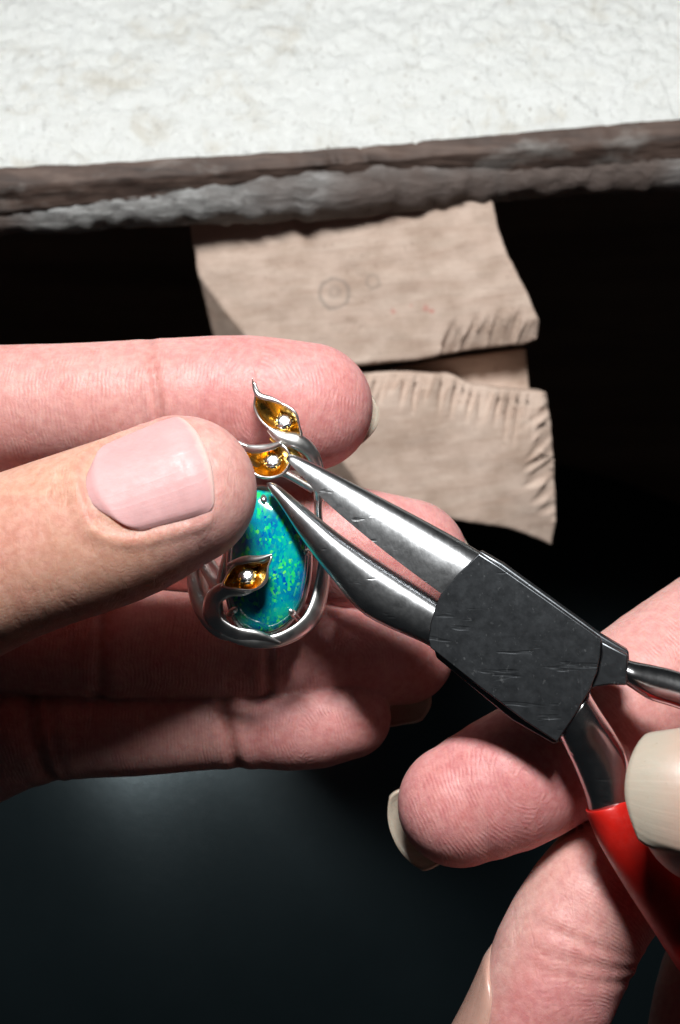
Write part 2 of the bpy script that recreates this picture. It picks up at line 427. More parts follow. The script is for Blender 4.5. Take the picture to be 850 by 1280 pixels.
# ------------------------------------------------------------------ the bench, what is under it, the lap
def bench_materials():
    m, nt, b = mat("bench_top"); co = objco(nt)
    c = ramp(nt, noise(nt, co, 90, 6, 0.65, 0.4), [(0.30, (0.74, 0.72, 0.65)), (0.46, (0.88, 0.90, 0.875)), (0.7, (0.92, 0.945, 0.93))])
    ch = ramp(nt, noise(nt, mapping(nt, co, (1.6, 1, 1)), 420, 4, 0.7), [(0.27, (0.30, 0.27, 0.23)), (0.40, (1, 1, 1))])
    c = mixc(nt, 0.55, c, ch, 'MULTIPLY')
    spk = ramp(nt, noise(nt, co, 950, 2, 0.5), [(0.25, (0.25, 0.2, 0.15)), (0.31, (1, 1, 1))])
    c = mixc(nt, 0.8, c, spk, 'MULTIPLY')
    nt.links.new(c, b.inputs['Base Color']); setin(b, Roughness=0.85)
    n1 = bump(nt, b, noise(nt, co, 500, 6, 0.7), 0.0024, 0.85)
    bump(nt, b, noise(nt, mapping(nt, co, (3, 0.7, 1), (0, 0, 0.5)), 300, 4, 0.6), 0.0008, 0.5, n1)
    m2, nt, b = mat("bench_edge_wood"); co = objco(nt)
    g = noise(nt, mapping(nt, co, (0.12, 1, 1.6)), 420, 5, 0.6, 0.3)
    c = ramp(nt, g, [(0.3, (0.03, 0.019, 0.015)), (0.55, (0.085, 0.054, 0.042)), (0.75, (0.15, 0.105, 0.085))])
    d = ramp(nt, noise(nt, mapping(nt, co, (0.5, 1, 1)), 120, 5, 0.65), [(0.56, (0,) * 3), (0.78, (0.7,) * 3)])
    c = mixc(nt, d, c, (0.30, 0.29, 0.275))
    nt.links.new(c, b.inputs['Base Color']); setin(b, Roughness=0.7)
    bump(nt, b, g, 0.0008, 0.6)
    m3, nt, b = mat("bench_bead_dusty"); co = objco(nt)
    g = noise(nt, mapping(nt, co, (0.25, 1, 1), (0, 0, 0)), 520, 6, 0.7, 0.6)
    c = ramp(nt, g, [(0.3, (0.07, 0.065, 0.062)), (0.55, (0.26, 0.26, 0.255)), (0.75, (0.46, 0.47, 0.47))])
    d = ramp(nt, noise(nt, mapping(nt, co, (1, 1, 1)), 28, 3, 0.5), [(0.42, (0,) * 3), (0.62, (1,) * 3)])
    c = mixc(nt, d, c, (0.10, 0.075, 0.065))
    nt.links.new(c, b.inputs['Base Color']); setin(b, Roughness=0.65)
    n1 = bump(nt, b, g, 0.0012, 0.8)
    return m, m2, m3
ZB = CAM_H - 0.182
EL, ER = on_plane(5, 205, ZB), on_plane(850, 145, ZB)
edir = nrm(ER - EL); emid = EL + edir * np.linalg.norm(ER - EL) * 0.5
eout = np.array([edir[1], -edir[0], 0.0]);  eout = eout if eout[1] < 0 else -eout      # toward the jeweller
def sweep_profile(name, prof, material, parent, xs, wob, seed):
    """prof: (out, up) in mm along the section; swept along the bench's edge at stations xs (mm)."""
    prof = np.array(prof, float); xs = np.array(xs, float)
    nrmls = np.gradient(prof, axis=0); nn = nrm(np.stack([nrmls[:, 1], -nrmls[:, 0]], 1))
    X, I = np.meshgrid(xs, np.arange(len(prof)), indexing='ij')
    p = np.stack([X.ravel(), prof[I.ravel(), 0], prof[I.ravel(), 1]], 1)
    dsp = wob[0] * fbm(p * wob[1], seed, 4) + wob[2] * fbm(p * np.array([0.012, 0, 0]) + 5, seed + 9, 2)
    o_, z_ = p[:, 1] + nn[I.ravel(), 0] * dsp, p[:, 2] + nn[I.ravel(), 1] * dsp
    W = emid + (edir[None] * X.ravel()[:, None] + eout[None] * o_[:, None]) * 0.001 + np.array([0, 0, 1]) * z_[:, None] * 0.001
    m = len(prof); F = []
    for i in range(len(xs) - 1):
        for j in range(m - 1):
            a = i * m + j; F.append((a, a + 1, a + m + 1, a + m))
    o = mesh_obj(name, W, F, material, parent, world_coords=True, recalc=False)
    return o
xs = np.concatenate([np.linspace(-420, -95, 14), np.arange(-90, 91, 0.8), np.linspace(95, 420, 14)])
BT, BE, BB = bench_materials()
bench = empty("workbench", tuple(emid - np.array([0, 0, 0.03])))
tag(bench, "worn white-topped workbench with brown front edge across the top of the picture", "workbench")
top_prof = [(-500, 0), (-300, 0), (-160, 0)] + [(-x, -2.6 * max(0.0, (34 - x) / 28) ** 2) for x in np.arange(110, 6, -1.0)] + [(-6 + 6.3 * math.sin(t), -6.2 + 3.6 * math.cos(t)) for t in np.linspace(0.25, math.radians(85), 12)]
sweep_profile("bench_top", top_prof, BT, bench, xs, (0.75, 0.36, 1.5), 3)
sweep_profile("front_edge", [(-2.5, -3.0), (0.9, -4.2)] + [(1.4 + 0.1 * k, -4.0 - 0.72 * k) for k in range(1, 9)] + [(-1, -10.3), (-4, -10.4)], BE, bench, xs, (0.35, 0.3, 0.9), 5)
bead = [(-3, -9.0)] + [(-1.2 + 4.6 * math.sin(t), -12.6 + 4.2 * math.cos(t)) for t in np.linspace(-0.2, math.radians(205), 22)] + [(-8, -15.8), (-60, -15.8), (-300, -15.8)]
sweep_profile("edge_bead", bead, BB, bench, xs, (0.6, 0.36, 1.3), 8)

def plain_mat(name, lo, hi, scale, rough, bumpd=0.0, stretch=(1, 1, 1)):
    m, nt, b = mat(name); co = mapping(nt, objco(nt), stretch)
    g = noise(nt, co, scale, 5, 0.6)
    nt.links.new(ramp(nt, g, [(0.3, lo), (0.7, hi)]), b.inputs['Base Color']); setin(b, Roughness=rough)
    if bumpd: bump(nt, b, g, bumpd, 0.7)
    return m
DARKWOOD = plain_mat("dark_wood", (0.17, 0.09, 0.055), (0.32, 0.18, 0.115), 60, 0.7, 0.0006, (0.15, 1, 1))
CLOTH, nt, b = mat("dark_cloth"); co = objco(nt)
nt.links.new(ramp(nt, noise(nt, co, 30, 4), [(0.3, (0.004, 0.008, 0.0095)), (0.7, (0.0065, 0.0115, 0.0135))]), b.inputs['Base Color'])
setin(b, Roughness=0.31, IOR=2.0); b.inputs['Specular IOR Level'].default_value = 0.7; b.inputs['Specular Tint'].default_value = (0.75, 0.93, 1, 1)
bump(nt, b, noise(nt, co, 1400, 2), 0.0002, 0.5)
def quad_sheet(name, fn, nu, nv, material, thick):
    V = np.array([fn(i / (nu - 1), j / (nv - 1)) for i in range(nu) for j in range(nv)])
    F = [(i * nv + j, (i + 1) * nv + j, (i + 1) * nv + j + 1, i * nv + j + 1) for i in range(nu - 1) for j in range(nv - 1)]
    o = mesh_obj(name, V, F, material, None, world_coords=True)
    m = o.modifiers.new("thickness", 'SOLIDIFY'); m.thickness = thick; m.offset = -1
    return o
PANEL_Y = emid[1] + 0.16
panel = quad_sheet("cabinet_panel", lambda s, t: np.array([-0.7 + 1.4 * s, PANEL_Y + 0.004 * math.sin(s * 9), -0.15 + t * (ZB + 0.13)]), 24, 12, DARKWOOD, 0.018)
tag(panel, kind="structure")
def lap(s, t):
    x, y = -0.7 + 1.4 * s, -0.55 + t * (0.6 + PANEL_Y + 0.2)
    q = y - 0.272 - 0.15 * (x + 0.055); e = x + 0.055                  # made-up roll of the cloth, shaped so the lamp's sheen falls in one patch
    z = 0.05 + (0.40 * q - 1.6 * min(q, 0.12) ** 2 if q > 0 else 0.40 * q - (4.5 * q * q if q > -0.08 else 0.0288 + 0.72 * (-q - 0.08)))
    if q > 0.12: z -= 0.4 * (q - 0.12)
    z -= 2.2 * e * e if abs(e) < 0.12 else 0.0317 + 0.40 * (abs(e) - 0.12)
    z += 0.003 * math.sin(x * 55 + 19 * y + 1.2) + 0.0016 * math.sin(x * 17 - 31 * y)
    return np.array([x, y, z])
apron = quad_sheet("apron_cloth", lap, 120, 110, CLOTH, 0.002)
tag(apron, "dark blue-black cloth draped in soft folds far below the hands", "cloth")

# ------------------------------------------------------------------ bench pin
def poly_sd(p, poly):
    poly = np.asarray(poly, float); d = np.full(len(p), 1e18); s = np.ones(len(p))
    n = len(poly)
    for i in range(n):
        a, b = poly[i], poly[i - 1]; e = b - a; w = p - a
        q = w - e * np.clip((w @ e) / (e @ e), 0, 1)[:, None]
        d = np.minimum(d, (q * q).sum(1))
        c1, c2, c3 = p[:, 1] >= a[1], p[:, 1] < b[1], e[0] * w[:, 1] > e[1] * w[:, 0]
        k = (c1 & c2 & c3) | (~c1 & ~c2 & ~c3); s[k] *= -1
    return s * np.sqrt(d)
def bench_pin():
    # the plane of its worn upper face, from three pixels at their depths
    p0, p1, p2 = P(240, 300, 313), P(615, 260, 310), P(660, 680, 318)
    ex = nrm(p1 - p0); nz = nrm(np.cross(p1 - p0, p2 - p0)); nz = nz if nz[2] > 0 else -nz
    ey = np.cross(nz, ex)
    def uv(px, py):
        r = P(px, py, 1.0); t = (p0 @ nz) / (r @ nz); q = r * t - p0
        return np.array([q @ ex, q @ ey])
    out = [(228, 200), (237, 285), (246, 345), (260, 415), (285, 520), (330, 610), (400, 628), (520, 640), (588, 654), (640, 664), (692, 686), (697, 655), (694, 590), (690, 530), (684, 491), (640, 487), (592, 482), (560, 467), (500, 464), (432, 468), (420, 462), (436, 458), (520, 451), (590, 437), (655, 431), (672, 424), (674, 402), (660, 366), (636, 318), (624, 284), (614, 240), (612, 190)]
    poly = np.array([uv(*p) for p in out])
    h = 0.42; TH = 17.0
    lo = np.append(poly.min(0) - 2, -TH - 2); hi = np.append(poly.max(0) + 2, 2.5)
    n = np.ceil((hi - lo) / h).astype(int) + 1
    gx, gy = np.meshgrid(np.arange(n[0]) * h + lo[0], np.arange(n[1]) * h + lo[1], indexing='ij')
    p2d = np.stack([gx.ravel(), gy.ravel()], 1)
    d2 = poly_sd(p2d, poly) + 0.16 * fbm(np.c_[p2d * 0.3, np.zeros(len(p2d))], 4, 3)
    d2 = d2.reshape(n[0], n[1])[:, :, None]
    z = (np.arange(n[2]) * h + lo[2])[None, None]
    hz = 0.22 * fbm(np.c_[p2d * 0.16, np.zeros(len(p2d))], 11, 4)
    # worn low corner toward the front, worn left shoulder
    c1 = uv(690, 690); hz = hz - 4.2 * np.exp(-(((p2d - c1) ** 2).sum(1)) / 10.0 ** 2)
    ca_, cb_ = uv(243, 338), uv(300, 412); cn = nrm(np.array([-(cb_ - ca_)[1], (cb_ - ca_)[0]])); cn = cn if cn[0] < 0 else -cn
    hz = hz - 1.0 * np.maximum(0, (p2d - ca_) @ cn + 0.15 * fbm(np.c_[p2d * 0.2, np.zeros(len(p2d))], 21, 2))
    hz = hz.reshape(n[0], n[1])[:, :, None]
    dz = np.maximum(z - hz, -TH - z)
    k = 0.9
    F = np.maximum(d2, dz) + 0.0 * z
    a = np.clip(k - np.abs(d2 - dz), 0, None); F = F + a * a * 0.25 / k
    shelf = poly_sd(p2d, np.array([uv(*q) for q in ((470, 476), (500, 458), (560, 450), (664, 436), (668, 496), (585, 492), (540, 480))]))
    F = np.minimum(F, np.maximum(shelf.reshape(n[0], n[1])[:, :, None], np.maximum(z + 11.5, -TH - z)))     # sloping floor of the saw slot
    # file and saw notches along the slot's lips and the right-hand end
    G = np.stack(np.meshgrid(np.arange(n[0]) * h + lo[0], np.arange(n[1]) * h + lo[1], np.arange(n[2]) * h + lo[2], indexing='ij'), -1)
    r2 = np.random.default_rng(3)
    def groove(a, b, ra, rb, za, zb):
        nonlocal F
        A = np.append(uv(*a), za); B = np.append(uv(*b), zb); e = B - A
        bb0 = np.maximum(((np.minimum(A, B) - 4 - lo) / h).astype(int), 0); bb1 = ((np.maximum(A, B) + 4 - lo) / h).astype(int) + 1
        sl = tuple(slice(bb0[i], bb1[i]) for i in range(3)); g = G[sl]
        t = np.clip(((g - A) @ e) / (e @ e), 0, 1); w = g - A - t[..., None] * e
        dd = np.sqrt((w * w).sum(-1)) - (ra + (rb - ra) * t)
        F[sl] = -smin(-F[sl], dd, 0.25)
    for i in range(13):                                       # lip above the slot
        x = 560 + i * 9.0 + r2.uniform(-2, 2); ln = r2.uniform(20, 40) + (16 if i % 3 == 0 else 0)
        y = 437 - (x - 560) * 0.05
        groove((x - 3, y + 5), (x + r2.uniform(6, 14), y - ln), 1.25, 0.45, -1.3 + r2.uniform(-.3, .2), 0.35)
    for i in range(20):                                       # lip below the slot
        x = 462 + i * 11.0 + r2.uniform(-3, 3); ln = r2.uniform(20, 55) + i * 1.6
        y = 464 + max(0, (x - 560) * 0.2)
        groove((x + 5, y - 6), (x - r2.uniform(2, 14), y + ln), 1.35, 0.4, -1.5 + r2.uniform(-.4, .2), 0.35)
    for i in range(15):                                       # right-hand end
        y = 492 + i * 11.5 + r2.uniform(-3, 3); ln = r2.uniform(24, 56)
        groove((698, y - 8), (694 - ln, y + r2.uniform(16, 36)), 1.5, 0.45, -1.7 + r2.uniform(-.4, .2), 0.4)
    for i in range(3):
        groove((436 + i * 9, 402 + i * 3), (428 + i * 9, 425 + i * 3), 0.5, 0.3, 0.05, 0.25)
    V, Q = surface_nets(F.astype(np.float32), lo, h); V = relax(V, Q, 2)
    Wc = p0 + V[:, :1] * ex + V[:, 1:2] * ey + V[:, 2:] * nz
    m, nt, b = mat("pin_wood")
    uvn = nd(nt, 'ShaderNodeAttribute', attribute_name="flat"); co = uvn.outputs['Vector']
    g = noise(nt, mapping(nt, co, (0.03, 0.16, 0.1), (0, 0, -0.2)), 3.0, 5, 0.55, 0.4)
    c = ramp(nt, g, [(0.28, (0.52, 0.385, 0.31)), (0.5, (0.59, 0.455, 0.375)), (0.72, (0.64, 0.51, 0.425))])
    dirt = ramp(nt, noise(nt, co, 0.10, 5, 0.65), [(0.36, (0.62, 0.57, 0.52)), (0.6, (1, 1, 1))])
    c = mixc(nt, 0.6, c, dirt, 'MULTIPLY')
    fine = ramp(nt, noise(nt, mapping(nt, co, (0.07, 1, 1), (0, 0, 0.12)), 2.6, 3, 0.6), [(0.30, (0.70, 0.62, 0.56)), (0.5, (1, 1, 1))])
    c = mixc(nt, 0.22, c, fine, 'MULTIPLY')
    pit = ramp(nt, noise(nt, mapping(nt, co, (1, 0.6, 1), (0, 0, 0.8)), 0.9, 4, 0.7), [(0.27, (0.30, 0.22, 0.18)), (0.36, (1, 1, 1))])
    c = mixc(nt, 0.7, c, pit, 'MULTIPLY')
    # faint pencil ring and red crayon mark on the upper half
    def ring_mark(center, rad, wdt, col, amt, c):
        sep = nd(nt, 'ShaderNodeSeparateXYZ'); nt.links.new(co, sep.inputs[0])
        dx = math_(nt, 'SUBTRACT', sep.outputs[0], center[0]); dy = math_(nt, 'SUBTRACT', sep.outputs[1], center[1])
        dd = math_(nt, 'SQRT', math_(nt, 'ADD', math_(nt, 'MULTIPLY', dx, dx), math_(nt, 'MULTIPLY', dy, dy)))
        dd = math_(nt, 'ADD', dd, math_(nt, 'MULTIPLY', math_(nt, 'SUBTRACT', noise(nt, co, 0.8, 3), 0.5), 1.2))
        e = math_(nt, 'ABSOLUTE', math_(nt, 'SUBTRACT', dd, rad))
        f = math_(nt, 'MULTIPLY', ramp(nt, e, [(0, (1,) * 3), (wdt, (0,) * 3)]), amt)
        return mixc(nt, f, c, col)
    c = ring_mark(uv(418, 367), 3.0, 0.6, (0.20, 0.17, 0.15), 0.55, c)
    c = ring_mark(uv(418, 365), 0.9, 0.9, (0.20, 0.17, 0.15), 0.35, c)
    c = ring_mark(uv(466, 352), 1.3, 0.6, (0.22, 0.18, 0.15), 0.4, c)
    for q, rr in (((492, 389), 0.7), ((532, 385), 0.9), ((514, 382), 0.5), ((540, 389), 0.6)):
        c = ring_mark(uv(*q), 0.0, rr, (0.55, 0.10, 0.09), 0.55, c)
    nt.links.new(c, b.inputs['Base Color']); setin(b, Roughness=0.72)
    n1 = bump(nt, b, noise(nt, mapping(nt, co, (0.07, 1, 1), (0, 0, 0.12)), 2.6, 3, 0.6), 0.00025, 0.5)
    bump(nt, b, noise(nt, co, 4.0, 4, 0.6), 0.00025, 0.5, n1)
    o = mesh_obj("bench_pin", Wc, Q, m, None, recalc=False)
    at = o.data.attributes.new("flat", 'FLOAT_VECTOR', 'POINT'); at.data.foreach_set("vector", V.astype(np.float32).ravel())
    tag(o, "notched pale wooden bench pin with a saw slot, jutting from the bench edge", "bench pin")
bench_pin()

# ------------------------------------------------------------------ left hand
CAMZ = np.array([0, 0, 1.0])
Lthumb = Finger([(-330, 860, 212, 135), (-150, 770, 198, 118), (5, 700, 191, 105), (130, 655, 189, 102), (228, 613, 189, 93)],
                palmar=(0.05, -0.42, -1.0), ka=0.90, kb=1.03, pad=0.05, dorsal=0.85, ridge=False, tint=0.35,
                creases=[(25.0, 0.22, 0.5, 0.05, -1), (26.6, 0.25, 0.5, -0.05, -1), (28.4, 0.2, 0.5, 0.0, -1), (23.4, 0.12, 0.4, 0.1, -1)],
                nail=dict(u0=-5.0, u1=9.8, hw=8.7, rad=4.6, tip=1.5, fold=0.25, drop=0.5, v0=0.9, tipnarrow=0.16))
Lindex = Finger([(-520, 640, 246, 100), (-300, 560, 232, 92), (-60, 520, 216, 84), (100, 508, 212, 79), (195, 505, 212, 81), (300, 503, 212.4, 83), (386, 509, 212.2, 80)],
                palmar=(0, 0.05, 1.0), ka=0.94, pad=0.04, creases=[(20.5, 0.42, 0.55, 0.14, 1), (22.3, 0.15, 0.45, 0.05, 1), (47, 0.6, 0.8, 0.0, 1), (44.6, 0.35, 0.6, 0.0, 1)],
                nail=dict(u0=-9.9, u1=8, hw=5.6, tip=2.2, bed=False, drop=0.25), core=(7, 1.0), tint=0.8)
Lmiddle = Finger([(-520, 760, 250, 96), (-280, 680, 240, 92), (-20, 650, 230, 82), (150, 655, 226, 79), (350, 672, 223, 80), (508, 700, 221, 77)],
                 palmar=(0.1, -0.1, 1.0), pad=0.04, creases=[(20, 0.4, 0.6, 0.1, 1), (44, 0.5, 0.8, 0, 1)],
                 nail=dict(u0=-9.6, u1=8, hw=6.0, tip=2.4, bed=False, drop=0.2), core=(7, 0))
Lring = Finger([(-500, 880, 252, 88), (-280, 815, 232, 84), (-40, 795, 219, 74), (120, 802, 217, 71), (320, 816, 220, 68), (505, 818, 221, 62)],
               palmar=(0.05, -0.1, 1.0), pad=0.05, creases=[(20, 0.45, 0.6, 0.08, 1), (43, 0.5, 0.8, 0, 1)], core=(7, -0.5),
               nail=dict(u0=-8, u1=8, hw=5.0, tip=2.0, bed=False, drop=0.2))
Lpinky = Finger([(-460, 1090, 250, 90), (-230, 1030, 232, 82), (-30, 938, 221, 72), (60, 917, 219, 60), (170, 914, 218.5, 56), (290, 908, 219, 52), (380, 905, 219, 56), (437, 896, 218, 52)],
                palmar=(0.0, -0.1, 1.0), pad=0.06, creases=[(17.2, 0.55, 0.7, 0.15, 1), (43.5, 0.7, 0.9, 0.1, 1), (41, 0.3, 0.6, 0.1, 1)], core=(6.5, 0),
                nail=dict(u0=-11.6, u1=6, hw=4.4, tip=2.0, bed=False, drop=0.05))
Lpalm = [Finger([(-840, 820, 262, 150), (-620, 700, 256, 125), (-480, 640, 248, 105)], CAMZ, ridge=False, N=8),
         Finger([(-860, 880, 262, 150), (-650, 860, 258, 130), (-480, 850, 252, 110)], CAMZ, ridge=False, N=8),
         Finger([(-860, 960, 262, 150), (-640, 1040, 256, 130), (-400, 1075, 248, 100)], CAMZ, ridge=False, N=8),
         Finger([(-820, 900, 250, 120), (-560, 930, 228, 140), (-330, 860, 214, 125)], CAMZ, ridge=False, N=8),
         Finger([(-1020, 870, 268, 150), (-850, 880, 262, 150)], CAMZ, ridge=False, N=5)]
lh = build_hand("left hand with bare fingers pinching the opal ring between thumb and index finger", [Lthumb, Lindex, Lmiddle, Lring, Lpinky], Lpalm)
tag(make_nail("thumbnail", Lthumb, NAIL_PINK, lh, 48, 40), "short pink thumbnail facing the viewer")
for f in (Lindex, Lmiddle, Lring, Lpinky): make_nail("fingernail", f, NAIL_PALE, lh, 24, 20, lift=0.0)

# ------------------------------------------------------------------ right hand
Rthumb = Finger([(1330, 1290, 205, 150), (1120, 1130, 190, 122), (985, 1030, 179, 106), (893, 1008, 178.5, 96)],
                palmar=(0.0, -0.12, -1.0), ka=0.90, kb=1.03, dorsal=0.8, ridge=False, tint=0.3,
                creases=[(24, 0.3, 0.6, 0, -1), (27, 0.3, 0.6, 0, -1)], nail=dict(u0=-11.2, u1=9, hw=10.2, rad=3.5, tip=2.2, fold=0.3, drop=0.25, bed=False, v0=-2.9))
Rindex = Finger([(1280, 700, 232, 125), (1080, 720, 224, 112), (850, 838, 212, 96), (720, 930, 206, 86), (640, 975, 204, 86), (574, 1006, 203, 77)],
                palmar=(0.05, 0.12, 1.0), pad=0.04, creases=[(21, 0.4, 0.6, -0.1, 1), (45, 0.5, 0.8, 0, 1)],
                nail=dict(u0=-9.5, u1=7, hw=7.0, tip=1.8, bed=False, drop=0.1, v0=-1.6), core=(8, 0.5), tint=0.95)
Rmiddle = Finger([(1330, 900, 236, 120), (1120, 900, 226, 108), (900, 1010, 212, 92), (770, 1095, 206, 84), (714, 1172, 204, 89), (678, 1252, 203, 87), (638, 1330, 204, 76)],
                 palmar=[(0.2, 0.3, 1.0), (0.35, 0.1, 0.95), (0.8, 0.1, 0.65)], pad=0.03, creases=[(16.5, 0.2, 0.6, 0.25, 1), (18.4, 0.22, 0.6, 0.3, 1), (20.5, 0.18, 0.5, 0.2, 1), (42, 0.4, 0.8, 0, 1)],
                 nail=dict(u0=-8.6, u1=14, hw=7.6, tip=2.0, bed=False, drop=0.0, rise=3.2, v0=6.6), core=(10, 0), tint=0.9)
Rring = Finger([(1320, 1080, 240, 110), (1120, 1090, 232, 98), (940, 1180, 224, 84), (885, 1290, 222, 76), (880, 1400, 222, 68)],
               palmar=(0.4, 0.1, 0.9), pad=0.03, creases=[(22, 0.4, 0.6, 0.1, 1)])
Rpalm = [Finger([(1640, 1180, 240, 170), (1440, 900, 242, 150), (1290, 720, 236, 130)], CAMZ, ridge=False, N=8),
         Finger([(1640, 1200, 240, 170), (1470, 1020, 244, 150), (1330, 910, 238, 120)], CAMZ, ridge=False, N=8),
         Finger([(1640, 1240, 240, 170), (1480, 1130, 244, 150), (1320, 1085, 240, 112)], CAMZ, ridge=False, N=8),
         Finger([(1640, 1300, 232, 160), (1500, 1330, 216, 165), (1330, 1290, 206, 150)], CAMZ, ridge=False, N=8),
         Finger([(1800, 1280, 242, 165), (1640, 1220, 240, 165)], CAMZ, ridge=False, N=5)]
rh = build_hand("right hand gripping the pliers, palm side of its fingers toward the viewer", [Rthumb, Rindex, Rmiddle, Rring], Rpalm)
tag(make_nail("thumbnail", Rthumb, NAIL_THUMB, rh, 40, 36, lift=0.25), "long pale thumbnail at the right edge")
make_nail("fingernail", Rindex, NAIL_PALE, rh, 30, 26, lift=0.05)
make_nail("fingernail", Rmiddle, NAIL_PALE, rh, 30, 26, lift=0.5)

# ------------------------------------------------------------------ pliers
def steel(name, base, rough, scratch=1.0, dark=None):
    m, nt, b = mat(name); co = objco(nt)
    setin(b, Metallic=1.0)
    g = noise(nt, co, 380, 5, 0.65)
    c = ramp(nt, g, [(0.3, tuple(x * 0.85 for x in base)), (0.7, base)])
    if dark:
        sp = ramp(nt, noise(nt, mapping(nt, co, (1, 0.5, 1), (0.3, 0.2, 0.8)), 1500, 3, 0.6), [(0.64, (0,) * 3), (0.70, (1,) * 3)])
        c = mixc(nt, math_(nt, 'MULTIPLY', sp, 0.55), c, dark)
        for rz in (0.4, 1.3, 2.3):
            ln_ = ramp(nt, noise(nt, mapping(nt, co, (1, 0.03, 0.03), (0.5, 0.3, rz)), 1500, 2, 0.5), [(0.67, (0,) * 3), (0.70, (1,) * 3)])
            c = mixc(nt, math_(nt, 'MULTIPLY', ln_, 0.06), c, dark)
    nt.links.new(c, b.inputs['Base Color'])
    s1 = noise(nt, mapping(nt, co, (1, 0.10, 1), (0.2, 0.1, 0.7)), 1700, 2, 0.5)
    s2 = ramp(nt, noise(nt, mapping(nt, co, (0.05, 1, 1), (0.1, 0.4, -0.9)), 900, 2, 0.5), [(0.30, (0,) * 3), (0.36, (1,) * 3)])
    r = ramp(nt, noise(nt, co, 700, 4, 0.7), [(0.3, (rough * 0.92,) * 3), (0.7, (rough * 1.12,) * 3)])
    nt.links.new(r, b.inputs['Roughness'])
    n1 = bump(nt, b, s1, 0.000025 * scratch, 0.45)
    n2 = bump(nt, b, s2, 0.00003 * scratch, 0.6, n1)
    bump(nt, b, noise(nt, co, 260, 2), 0.00012 * scratch, 0.35, n2)
    return m
STEEL = steel("worn_bright_steel", (0.55, 0.56, 0.575), 0.29, 1.6)
DARKSTEEL = steel("dark_flat_steel", (0.17, 0.182, 0.196), 0.35, 0.9, (0.5, 0.52, 0.54))
CHROME = steel("chrome", (0.66, 0.66, 0.67), 0.2, 0.7)
RED, nt, b = mat("red_vinyl"); co = objco(nt)
nt.links.new(ramp(nt, noise(nt, co, 160, 4), [(0.3, (0.40, 0.009, 0.006)), (0.55, (0.55, 0.013, 0.008)), (0.75, (0.60, 0.02, 0.012))]), b.inputs['Base Color'])
nt.links.new(ramp(nt, noise(nt, co, 420, 5, 0.7), [(0.35, (0.28,) * 3), (0.65, (0.52,) * 3)]), b.inputs['Roughness'])
bump(nt, b, noise(nt, co, 900, 4), 0.00008, 0.5)
def pd(px, py): return 198.0 - (px - 340) * 0.016
def PP(px, py): return P(px, py, pd(px, py))
PN = nrm(np.cross(PP(700, 900) - PP(340, 600), PP(600, 600) - PP(340, 600))); PN = PN if PN[2] > 0 else -PN
def loft(stations, nseg=28, power=1.0, flat_inner=False, cap=True):
    """stations: (edge a px, edge b px, half thickness mm, lift mm). Section from a to b."""
    rings = []
    for si, (a, b_, hh, lift) in enumerate(stations):
        pw = power if not isinstance(power, tuple) else power[0] + (power[1] - power[0]) * si / (len(stations) - 1)
        A, B = PP(*a), PP(*b_); c = (A + B) / 2 + PN * lift; w = (B - A) / 2
        ring = []
        for k in range(nseg):
            t = 2 * math.pi * k / nseg
            if flat_inner:                                   # half-round: flat side at a, round side at b
                if k <= nseg * 0.75:
                    q = -math.pi / 2 + math.pi * k / (nseg * 0.75)
                    x = -1 + 2 * (0.12 + 0.88 * abs(math.cos(q)) ** pw) if 0 < k < nseg * 0.75 else -1; y = math.copysign(abs(math.sin(q)) ** pw, math.sin(q))
                else:
                    f = (k - nseg * 0.75) / (nseg * 0.25); x = -1; y = 1 - 2 * f
            else:
                x = math.copysign(abs(math.cos(t)) ** pw, math.cos(t)); y = math.copysign(abs(math.sin(t)) ** pw, math.sin(t))
            ring.append(c + w * x + PN * hh * y)
        rings.append(ring)
    V = np.array(rings).reshape(-1, 3); F = []
    n = len(rings)
    for i in range(n - 1):
        for k in range(nseg):
            F.append((i * nseg + k, i * nseg + (k + 1) % nseg, (i + 1) * nseg + (k + 1) % nseg, (i + 1) * nseg + k))
    if cap: F += [tuple(range(nseg)), tuple((n - 1) * nseg + k for k in range(nseg))]
    return V, F
def resample(st, n):
    st = [(*a, *b, h, l) for a, b, h, l in st]; st = np.array(st, float)
    x = np.linspace(0, len(st) - 1, n); i = np.clip(x.astype(int), 0, len(st) - 2); t = (x - i)[:, None]
    g = lambda j: st[np.clip(j, 0, len(st) - 1)]
    p0, p1, p2, p3 = g(i - 1), g(i), g(i + 1), g(i + 2)
    r = 0.5 * (2 * p1 + (p2 - p0) * t + (2 * p0 - 5 * p1 + 4 * p2 - p3) * t ** 2 + (3 * p1 - p0 - 3 * p2 + p3) * t ** 3)
    return [((q[0], q[1]), (q[2], q[3]), q[4], q[5]) for q in r]
def plate(name, poly, h0, h1, material, parent, bev=0.3):
    pts = [PP(*p) for p in poly]; n = len(pts)
    V = [p + PN * h0 for p in pts] + [p + PN * h1 for p in pts]
    F = [tuple(range(n)), tuple(range(n, 2 * n))] + [(i, (i + 1) % n, n + (i + 1) % n, n + i) for i in range(n)]
    o = mesh_obj(name, V, F, material, parent, smooth=True)
    bevel(o, bev, 3); auto_smooth(o, 30)
    return o
pl = empty("pliers", tuple(to_world(PP(645, 810))))
tag(pl, "worn steel long-nose pliers with red handle sleeves, tips open at the ring", "pliers")
up = [((358.5, 574), (362, 568), 0.55, 0), ((362, 578), (370, 569.5), 0.95, 0), ((380, 596), (394, 580), 1.4, 0), ((410, 627), (432, 599), 2.0, 0), ((450, 661), (486, 627), 2.7, 0), ((500, 700), (546, 659), 3.35, 0), ((552, 738), (602, 691), 3.8, 0), ((580, 757), (630, 712), 3.5, -0.2), ((600, 770), (650, 727), 3.2, -0.3)]
v, f = loft(resample(up, 40), 56, (0.95, 0.62), flat_inner=True)
auto_smooth(mesh_obj("jaw", v, f, STEEL, pl), 50)
